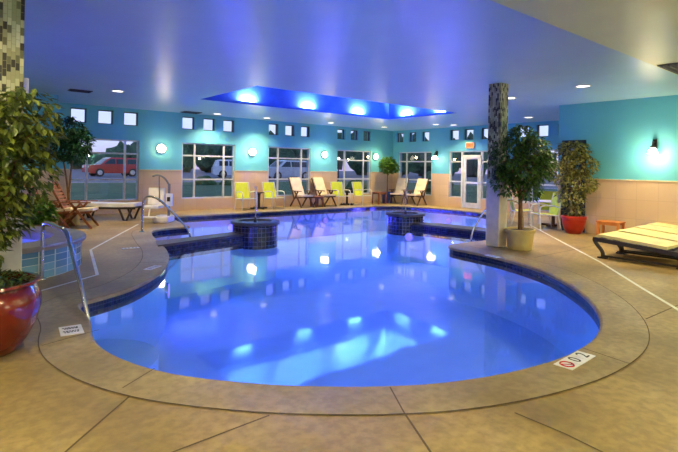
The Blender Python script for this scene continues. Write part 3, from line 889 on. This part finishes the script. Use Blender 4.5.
# right-hand loungers, side by side, feet to the left
def make_lounger(loc, rz, label, group):
    t = thing('sun_lounger', label, 'sun lounger', loc, rz, group)      # foot end at origin, body along -y
    W = .90
    sling_panel(.80, [(.0, .36), (-.05, .405), (-.5, .37), (-1.15, .315)], .05).build('seat_cushion', M['strap'], t, True)
    mb = MB()
    for sx in (-1, 1): mb.beam((sx*(W/2-.03), .03, .335), (sx*(W/2-.03), -1.75, .215), .05, .07)
    mb.box((0, 0, .335), (W, .05, .07), bev=.012); mb.box((0, -1.73, .22), (W, .05, .07), bev=.012)
    mb.build('frame', M['dark'], t)
    for k in range(5): mb = MB(); mb.box((0, -1.25-.09*k, .262-.006*k), (W-.1, .06, .02)); mb.build('head_slat', M['dark'], t)
    for sx in (-1, 1):
        for y, dy, zt in ((.02, -.16, .345), (-1.5, .12, .24)):
            mb = MB(); x = sx*(W/2-.04)
            mb.tube(smooth_path([(x, y, zt), (x, y+dy*.2, zt*.75), (x, y+dy, .12), (x, y+dy, .02)], 2), .036, 8)
            mb.box((x, y+dy, .012), (.08, .16, .024))
            mb.build('leg', M['dark'], t, True)
        mb = MB(); mb.box((sx*(W/2-.04), -.78, .045), (.05, 1.3, .03)); mb.build('runner', M['dark'], t)
    return t
lg = make_lounger((9.85, 3.98, 0), 0., 'cream topped dark framed sun lounger nearest the camera at right', 'sun loungers along the near right wall')
for k, l in enumerate(['cream topped sun lounger second from the camera in the right row', 'cream topped sun lounger third from the camera in the right row', 'cream topped sun lounger against the near right wall, last of the row']):
    dup(lg, (9.85+1.0*(k+1)-.1*(k == 2), 3.98+.05*(k+1), 0), 0., l)

# chaise at left
t = thing('chaise_lounge', 'dark framed chaise with pale mattress in front of the first tall window', 'chaise', (3.75, 14.75, 0), math.radians(-39))
sling_panel(.6, [(-.85, .44), (-.3, .42), (.85, .44)], .09).build('mattress', M['white'], t, True)
for o in (-1, 1): pass
mb = MB()
for sx in (-1, 1): mb.box((sx*.27, 0, .35), (.04, 1.75, .06), bev=.01)
for k in range(9): mb.box((0, -.8+.2*k, .355), (.54, .1, .02))
mb.build('frame', M['dark'], t)
for sx in (-1, 1):
    for y in (-.62, .62):
        mb = MB(); mb.tube([(sx*.27, y-.16, .35), (sx*.27, y-.02, .02), (sx*.27, y+.06, .02), (sx*.27, y+.2, .35)], .03, 8); mb.build('leg', M['dark'], t, True)
t.rotation_euler = (0, 0, math.radians(-39+90))

# pool lift
t = thing('pool_lift', 'white pool access lift chair with grey mast near the far handrail', 'pool lift', (4.8, 13.35, 0), math.radians(-40))
mb = MB(); mb.box((0, .05, .09), (.42, .55, .18), bev=.04); mb.build('base', M['white'], t)
mb = MB(); mb.tube([(.15, 0, .1), (.15, 0, 1.05)], .035, 10); mb.build('mast', M['grey'], t, True)
mb = MB(); mb.box((.19, -.08, .62), (.16, .12, .34), bev=.02); mb.build('control_box', M['white'], t)
mb = MB(); mb.box((.19, -.145, .64), (.08, .01, .12)); mb.build('keypad', M['dark'], t)
mb = MB(); mb.tube(smooth_path([(.15, 0, 1.02), (.05, -.02, 1.2), (-.15, -.02, 1.3), (-.3, -.02, 1.25)], 2), .025, 8); mb.tube([(-.12, -.02, 1.29), (-.1, -.02, .55)], .018, 8); mb.build('lifting_arm', M['grey'], t, True)
mb = MB(); mb.box((-.28, -.02, .42), (.46, .44, .07), bev=.03); mb.build('seat', M['white'], t, True)
sling_panel(.44, [(.20, .46), (.24, .70), (.27, .92)], .06).build('backrest', M['white'], t, True).location = (-.28, 0, 0)
mb = MB(); mb.box((-.28, -.3, .16), (.36, .22, .05), bev=.02); mb.tube([(-.28, -.2, .40), (-.28, -.3, .18)], .02, 6); mb.build('footrest', M['white'], t)

# white fixture on the left pillar
t = thing('wall_speaker', 'narrow white fixture on the side of the left mosaic pillar', 'speaker', (.665, 5.66, 2.30))
mb = MB(); mb.box((0, 0, 0), (.05, .07, .2), bev=.01); mb.build('housing', M['white'], t)
mb = MB(); mb.box((-.03, 0, 0), (.03, .03, .05)); mb.build('bracket', M['grey'], t)

# ------------------------------------------------------------------ plants
def leaves(n, blobs, size, seed, droop=.5, flat=.35):
    """blobs: (cx,cy,cz,rx,ry,rz,weight)"""
    R = random.Random(seed); mb = MB()
    wts = [b[6] for b in blobs]
    for _ in range(n):
        b = R.choices(blobs, wts)[0]
        while True:
            p = Vector((R.uniform(-1, 1), R.uniform(-1, 1), R.uniform(-1, 1)))
            if .25 < p.length <= 1: break
        p = p*(p.length**-.35)
        if p.length > 1.12: p = p.normalized()*1.12
        c = Vector((b[0]+p.x*b[3], b[1]+p.y*b[4], b[2]+p.z*b[5]))
        d = Vector((p.x+R.uniform(-.9, .9), p.y+R.uniform(-.9, .9), -droop+R.uniform(-.7, .7))).normalized()
        s = d.cross(Vector((R.uniform(-flat, flat), R.uniform(-flat, flat), 1))).normalized()
        n_ = s.cross(d)
        L = size*R.uniform(.7, 1.25); W = L*.24
        mid = c+d*L*.45
        vs = [c, mid+s*W+n_*W*.25, c+d*L-n_*L*.08, mid-s*W+n_*W*.25, mid-n_*W*.1]
        mb.add(vs, [(0, 1, 4), (1, 2, 4), (2, 3, 4), (3, 0, 4)])
    return mb
def branches(base, forks, blobs, r0, seed, per=5):
    R = random.Random(seed); mb = MB()
    for f in forks:
        mb.tube(smooth_path([base]+f, 2), [r0*(1-.6*i/ (len(smooth_path([base]+f, 2))-1)) for i in range(len(smooth_path([base]+f, 2)))], 7)
    tips = [Vector(f[-1]) for f in forks]
    for b in blobs:
        for _ in range(per):
            a = R.uniform(0, 2*PI); e = R.uniform(-.6, .9); c = Vector(b[:3])
            q = c+Vector((b[3]*.8*math.cos(a)*math.cos(e), b[4]*.8*math.sin(a)*math.cos(e), b[5]*.8*math.sin(e)))
            s = min(tips, key=lambda k: (k-c).length)
            mb.tube(smooth_path([s, (s+c)/2+Vector((0, 0, .03)), q], 1), [r0*.32, r0*.28, r0*.22, r0*.18, r0*.14, r0*.1][:len(smooth_path([s, (s+c)/2, q], 1))], 5)
    return mb
def plant(name, label, cat, loc, pot_prof, potm, soil_r, soil_z, forks, blobs, nleaf, lsize, leafm, r0, seed, droop=.5, cover=None, square=None, pot_label=None):
    t = thing(name, label, cat, loc)
    mb = MB()
    mb.lathe(pot_prof, n=40)
    mb.build('pot', M[potm], t, True)
    mb = MB(); mb.lathe([(soil_r, soil_z), (soil_r*.6, soil_z+.02), (0, soil_z+.025)], n=24); mb.build('soil', M['soil'], t, True)
    branches((0, 0, soil_z), forks, blobs, r0, seed).build('trunk', M['bark'], t, True)
    leaves(nleaf, blobs, lsize, seed+1, droop).build('foliage', M[leafm], t)
    if cover:
        leaves(cover[0], [(0, 0, soil_z+.04, soil_r*1.02, soil_r*1.02, .09, 1)], cover[1], seed+2, -.2).build('ground_cover', M['ground'], t)['label'] = 'small leaved plants covering the soil'
    return t
POT_RED = [(r_*1.07, z_) for r_, z_ in [(.0, .02), (.20, .02), (.215, .0), (.235, .01), (.30, .10), (.365, .24), (.395, .38), (.39, .46), (.36, .525), (.345, .545), (.365, .565), (.385, .575), (.38, .59), (.35, .59), (.33, .56), (.32, .48)]]
plant('potted_ficus', 'large yellow green ficus in a glossy red bowl pot, left foreground', 'potted plant', (.31, 4.97, 0),
      POT_RED, 'redglaze', .335, .53, [[(.03, .02, .9), (.05, .0, 1.3), (0, .05, 1.7)], [(-.05, .0, .8), (-.14, .05, 1.2), (-.22, .1, 1.6)], [(.02, -.05, .85), (.12, -.1, 1.15), (.18, -.16, 1.5)]],
      [(0, 0, 1.75, .42, .42, .42, 1.0), (.15, -.1, 1.55, .36, .36, .38, .9), (-.12, .08, 1.3, .40, .40, .36, .9), (.04, -.04, 1.15, .28, .28, .30, .6), (-.2, .1, 1.98, .34, .34, .3, .6), (-.08, .03, .84, .22, .22, .24, .4), (.26, -.22, 1.92, .25, .25, .3, .5)],
      4400, .09, 'leafA', .022, 11, .6, (900, .05))
POT_TAN = [(0, .01), (.215, .01), (.22, 0), (.235, .01), (.265, .30), (.27, .34), (.295, .345), (.30, .40), (.29, .41), (.262, .41), (.255, .36)]
plant('potted_ficus', 'dark green ficus tree in a tan pot right of the mosaic pillar', 'potted plant', (9.08, 5.28, 0),
      POT_TAN, 'tanpot', .258, .37, [[(.0, .01, .7), (.01, 0, 1.0), (0, .02, 1.2), (.0, 0, 1.7)], [(.0, .0, .7), (.0, .01, 1.0), (-.06, .03, 1.2), (-.18, .1, 1.6)], [(0.01, 0, .7), (.0, .01, 1.0), (.08, -.06, 1.2), (.2, -.14, 1.7)]],
      [(0, 0, 2.22, .28, .28, .30, .6), (.2, -.15, 1.98, .32, .32, .3, .8), (-.2, .15, 1.88, .34, .34, .4, .9), (.32, -.26, 1.66, .27, .27, .3, .6), (0, 0, 1.55, .40, .40, .36, 1.), (-.24, .2, 1.38, .26, .26, .3, .5), (.1, -.1, 1.22, .26, .26, .24, .35)],
      4000, .10, 'leafB', .05, 21, .55)
POT_R2 = [(r_*.9, z_) for r_, z_ in [(0, .01), (.18, .01), (.185, 0), (.2, .01), (.27, .14), (.31, .30), (.315, .37), (.335, .375), (.34, .44), (.325, .45), (.295, .45), (.285, .40)]]
plant('potted_ficus', 'tall airy ficus in a red pot against the near right wall corner', 'potted plant', (12.55, 5.82, 0),
      POT_R2, 'redpot', .262, .41, [[(.02, .0, .8), (.0, .02, 1.3), (-.02, .1, 1.9)], [(-.03, .02, .7), (-.05, .1, 1.3), (-.1, .2, 2.0)], [(.0, -.03, .75), (.0, -.12, 1.2), (.02, -.2, 1.9)]],
      [(0, .05, 2.1, .3, .42, .28, 1.), (0, -.1, 1.75, .32, .45, .32, 1.), (-.1, .3, 1.55, .28, .34, .32, .8), (0, -.12, 1.3, .3, .42, .3, .9), (-.05, .05, .95, .26, .34, .28, .6), (0, 0, .62, .2, .26, .16, .3)],
      2600, .11, 'leafE', .02, 31, .5)
POT_BL = [(0, .01), (.2, .01), (.205, 0), (.22, .01), (.25, .25), (.265, .42), (.285, .43), (.29, .50), (.275, .51), (.25, .50), (.24, .46)]
plant('topiary_tree', 'ball shaped topiary tree in a blue pot in the far corner', 'potted plant', (15.7, 15.65, 0),
      POT_BL, 'bluepot', .245, .46, [[(.0, .0, .9), (.01, .0, 1.2), (0, 0, 1.5)]],
      [(0, 0, 1.72, .38, .38, .38, 1.), (.16, .1, 1.85, .26, .26, .24, .5), (-.18, -.12, 1.62, .28, .28, .26, .5), (.15, -.2, 1.6, .24, .24, .22, .4)], 1700, .13, 'leafD', .035, 41, .2)
plant('potted_ficus', 'deep green ficus beside the first clerestory windows, behind the hot tub', 'potted plant', (2.62, 13.95, 0),
      POT_TAN, 'tanpot', .258, .37, [[(.0, .0, 1.0), (.05, .0, 1.6), (.05, 0, 2.2)], [(-.03, .02, .9), (-.1, .1, 1.5), (-.2, .2, 2.1)]],
      [(0, 0, 2.35, .34, .34, .42, 1.), (.2, -.12, 2.15, .3, .3, .34, .9), (-.15, .15, 2.0, .34, .34, .36, .8), (.1, -.05, 1.85, .32, .32, .28, .7)], 2200, .12, 'leafC', .03, 51, .5)
plant('potted_shrub', 'low bright green shrub on the deck behind the hot tub', 'potted plant', (1.55, 11.9, 0),
      [(.0, .01), (.15, .01), (.2, .25), (.21, .28), (.18, .28), (.17, .24)], 'tanpot', .17, .24, [[(.0, .0, .4), (.02, 0, .6)], [(-.02, 0, .4), (-.1, .05, .55)]],
      [(0, 0, .62, .38, .38, .26, 1.), (.15, -.1, .5, .28, .28, .22, .7)], 800, .13, 'leafD', .015, 61, .3)

# ------------------------------------------------------------------ outdoors
mb = MB()
mb.add([(-20, VA+.3, -.06), (UB+.3, VA+.3, -.06), (UB+.3, 6, -.06), (UB+.3, -12, -.06), (100, -12, .42), (100, 110, .42), (-40, 110, .42), (-40, 32, .42), (31, 32, .42), (31, -12, .42)],
       [(0, 1, 8, 7), (1, 2, 3, 9, 8)])
tag(mb.build('lawn', M['grass']), 'green sloping lawn outside the windows', 'lawn', None, 'stuff')
mb = MB()
mb.add([(-40, 32, .43), (31, 32, .43), (31, -12, .43), (110, -12, .43), (110, 120, .43), (-40, 120, .43)], [(0, 1, 5), (1, 4, 5), (1, 2, 3, 4)])
struct('ground_car_park', mb, M['asphalt'])
def car(loc, rz, label, paint, suv=True):
    t = thing('car', label, 'car', loc, rz)
    W = .9
    body = [(-2.3, .35), (-2.32, .75), (-2.25, .98), (-1.3, 1.05), (2.1, 1.08), (2.28, .95), (2.32, .40), (2.1, .28), (-2.1, .28)]
    top = [(-1.35, 1.03), (-.65, 1.60), (-.4, 1.68), (1.7, 1.68), (1.95, 1.62), (2.2, 1.06)] if suv else [(-1.1, 1.03), (-.35, 1.42), (.7, 1.44), (1.5, 1.1), (1.6, 1.03)]
    mb = MB(); n = len(body)
    for prof, w0, w1, zl in ((body, W, W*.96, 1.0),):
        mb.extrude_profile(prof, -W, W)
    mb.build('body', paint, t)
    mb = MB()
    P = [(x, z) for x, z in top]; n = len(P); zmax = max(z for _, z in P)
    vs = []
    for s in (-1, 1):
        for x, z in P: vs.append((s*(W-.02-.16*(z-1.03)/.65), x, z))
    mb.add(vs, [tuple(range(n-1, -1, -1)), tuple(range(n, 2*n))]+[(i, (i+1) % n, n+(i+1) % n, n+i) for i in range(n)])
    mb.build('cabin', paint, t)
    mb = MB()
    for s in (-1, 1):
        for x0, x1 in ((-.95, -.1), (0, .85), (.95, 1.75)) if suv else ((-.75, .1), (.18, 1.0)):
            def px(x, z): return (s*(W+.012-.16*(z-1.03)/.65), x, z)
            h = 1.55 if suv else 1.36
            mb.add([px(x0-.12 if x0 < 0 and x0 < -.5 else x0, 1.1), px(x1, 1.1), px(x1-(.08 if x1 > .9 and not suv else 0), h), px(x0+(.45 if x0 < -.5 else 0), h)], [(0, 1, 2, 3)])
    mb.add([(-.72, -1.29, 1.1), (.72, -1.29, 1.1), (.62, -.72, 1.58), (-.62, -.72, 1.58)] if suv else [(-.72, -1.02, 1.1), (.72, -1.02, 1.1), (.62, -.42, 1.4), (-.62, -.42, 1.4)], [(0, 1, 2, 3)])
    mb.build('windows', M['carglass'], t)
    for s in (-1, 1):
        for y in (-1.4, 1.4):
            mb = MB(); mb.tube([(s*.72, y, .35), (s*.93, y, .35)], .36, 20); w = mb.build('wheel', M['tyre'], t, True)
            mb = MB(); mb.tube([(s*.93, y, .35), (s*.945, y, .35)], .22, 16); mb.build('rim', M['chrome'], w, True)
        mb = MB(); mb.box((s*.62, -2.30, .82), (.36, .08, .16), bev=.02); mb.build('headlamp', M['white'], t)
    return t
car((12.3, 47.0, .43), math.radians(-85), 'red car parked beyond the first tall window', M['carred'])
car((16.5, 51.5, .43), math.radians(-112), 'dark red car parked further back right of the red one', mat('car_maroon', (96, 20, 34), .25, coat=.6))
car((21.9, 41.7, .43), math.radians(70), 'white car at the right edge of the second tall window', M['carwhite'], True)
car((23.5, 35.8, .43), math.radians(-90), 'silver car parked outside the third tall window', M['carsilver'])
def lumpy(cs, seed, sub=3):
    R = random.Random(seed); mb = MB()
    for c, r in cs:
        bm = bmesh.new(); bmesh.ops.create_icosphere(bm, subdivisions=sub, radius=1)
        ph = [R.uniform(0, 6) for _ in range(6)]
        for v in bm.verts:
            d = v.co.normalized()
            k = 1+.16*math.sin(5*d.x+ph[0])*math.sin(6*d.y+ph[1])+.12*math.sin(11*d.z+ph[2])*math.sin(10*d.x+ph[3])+R.uniform(-.09, .09)
            v.co = Vector((d.x*r[0], d.y*r[1], d.z*r[2]))*k+Vector(c)
        bm.verts.index_update()
        mb.add([v.co[:] for v in bm.verts], [[v.index for v in f.verts] for f in bm.faces]); bm.free()
    return mb
M['crown'] = mat('tree_crown', (74, 98, 70), .9, rgb2=(44, 64, 48), scale=3, bump=.5, bscale=6)
TR = [(14.6, 85.1, 3.4), (18.2, 82.2, 3.0), (21.7, 79.2, 4.4), (25.3, 76.3, 5.2), (28.8, 73.4, 5.6), (32.3, 70.5, 5.8), (35.9, 67.6, 5.4), (39.4, 64.7, 6.2), (43.0, 61.8, 6.0),
      (46.5, 58.8, 7.2), (50.1, 55.9, 7.6), (53.6, 53.0, 7.4), (57.2, 50.1, 6.8), (60.7, 47.2, 6.4), (64.3, 44.3, 6.6), (67.8, 41.3, 5.2), (71.4, 38.4, 4.8), (73, 33, 5.)]
names = ['first', 'second', 'third', 'fourth', 'fifth', 'sixth', 'seventh', 'eighth', 'ninth', 'tenth', 'eleventh', 'twelfth', 'thirteenth', 'fourteenth', 'fifteenth', 'sixteenth', 'seventeenth', 'eighteenth']
for i, (u, v, h) in enumerate(TR):
    t = thing('tree', 'dark green tree beyond the car park, %s from the left through the windows' % names[i], 'tree', (u, v, .43), 0, 'trees beyond the car park')
    mb = MB(); mb.tube([(0, 0, 0), (.1, 0, h*.5)], [.22, .14], 8); mb.build('trunk', M['bark'], t, True)
    R = random.Random(i)
    lumpy([((R.uniform(-.8, .8), R.uniform(-.8, .8), h*.5), (2.3, 2.3, h*.46)), ((R.uniform(-1.8, 1.8), R.uniform(-1.8, 1.8), h*.32), (2., 2., h*.34)), ((R.uniform(-1.5, 1.5), 1.2, h*.6), (1.4, 1.4, h*.3))], i).build('crown', M['crown'], t, True)
for i, (u, v, r, l) in enumerate([(13.2, 29.5, .6, 'round green bush on the lawn outside the second tall window'), (14.6, 29.0, .5, 'smaller green bush right of the bush outside the second tall window'),
                     (18.4, 20.8, .6, 'green bush outside close behind the teak chairs'), (24, 19.6, 1.0, 'large green bush outside the fourth tall window'), (26, 15.5, 1.1, 'large green bush outside the far right window'), (24.5, 11.2, .8, 'green bush outside the entrance door')]):
    o = lumpy([((0, 0, r*.55), (r, r, r*.75)), ((r*.6, .1, r*.4), (r*.7, r*.7, r*.55))], 100+i).build('bush', M['grass'], None, True)
    o.location = (u, v, .1); tag(o, l, 'bush', 'bushes on the lawn')
for u, v, l in [(24.6, 33.4, 'car park lamp with glowing globe seen through the third tall window'), (26.6, 32.4, 'car park lamp with glowing globe seen through the fourth tall window')]:
    t = thing('street_lamp', l, 'street lamp', (u, v, .42), 0, 'globe lamps in the car park')
    mb = MB(); mb.tube([(0, 0, 0), (0, 0, 1.75)], .05, 8); mb.build('post', M['dark'], t, True)
    mb = MB(); mb.lathe([(0, 1.72), (.08, 1.75), (.12, 1.84), (.12, 1.90), (.08, 1.98), (0, 2.02)], n=16); mb.build('globe', M['lens'], t, True)

# ------------------------------------------------------------------ world, camera, view
w = bpy.data.worlds.new('dusk_sky'); SC.world = w; w.use_nodes = True
N, L = w.node_tree.nodes, w.node_tree.links
bg = N['Background']
tc = N.new('ShaderNodeTexCoord'); sp = N.new('ShaderNodeSeparateXYZ'); L.new(tc.outputs['Generated'], sp.inputs[0])
rp = N.new('ShaderNodeValToRGB')
E_ = rp.color_ramp.elements
E_[0].position = .0; E_[0].color = (*lin((176, 160, 200)), 1)
E_[1].position = .5; E_[1].color = (*lin((150, 176, 240)), 1)
e = E_.new(.06); e.color = (*lin((200, 208, 250)), 1)
L.new(sp.outputs[2], rp.inputs['Fac']); L.new(rp.outputs['Color'], bg.inputs['Color'])
bg.inputs['Strength'].default_value = 1.5

cam = bpy.data.cameras.new('camera'); co = bpy.data.objects.new('camera', cam); COL.objects.link(co)
cam.sensor_width = 36; cam.lens = 490/678*36; cam.shift_y = -(226-167.3)/678
cam.clip_end = 500; cam.clip_start = .05
co.matrix_world = Matrix.Translation((0, 0, 1.58)) @ Matrix.Rotation(-math.radians(90-50.57), 4, 'Z') @ Matrix.Rotation(PI/2, 4, 'X') @ Matrix.Rotation(.017, 4, 'Z')
SC.camera = co
SC.view_settings.view_transform = 'Standard'
SC.view_settings.look = 'None'
SC.view_settings.gamma = 1
SC.view_settings.use_curve_mapping = False
SC.view_settings.exposure = .08
try:
    SC.cycles.use_denoising = True
    SC.cycles.max_bounces = 10
    SC.cycles.transparent_max_bounces = 16
    SC.cycles.sample_clamp_indirect = 60
    SC.cycles.caustics_reflective = False
except Exception: pass
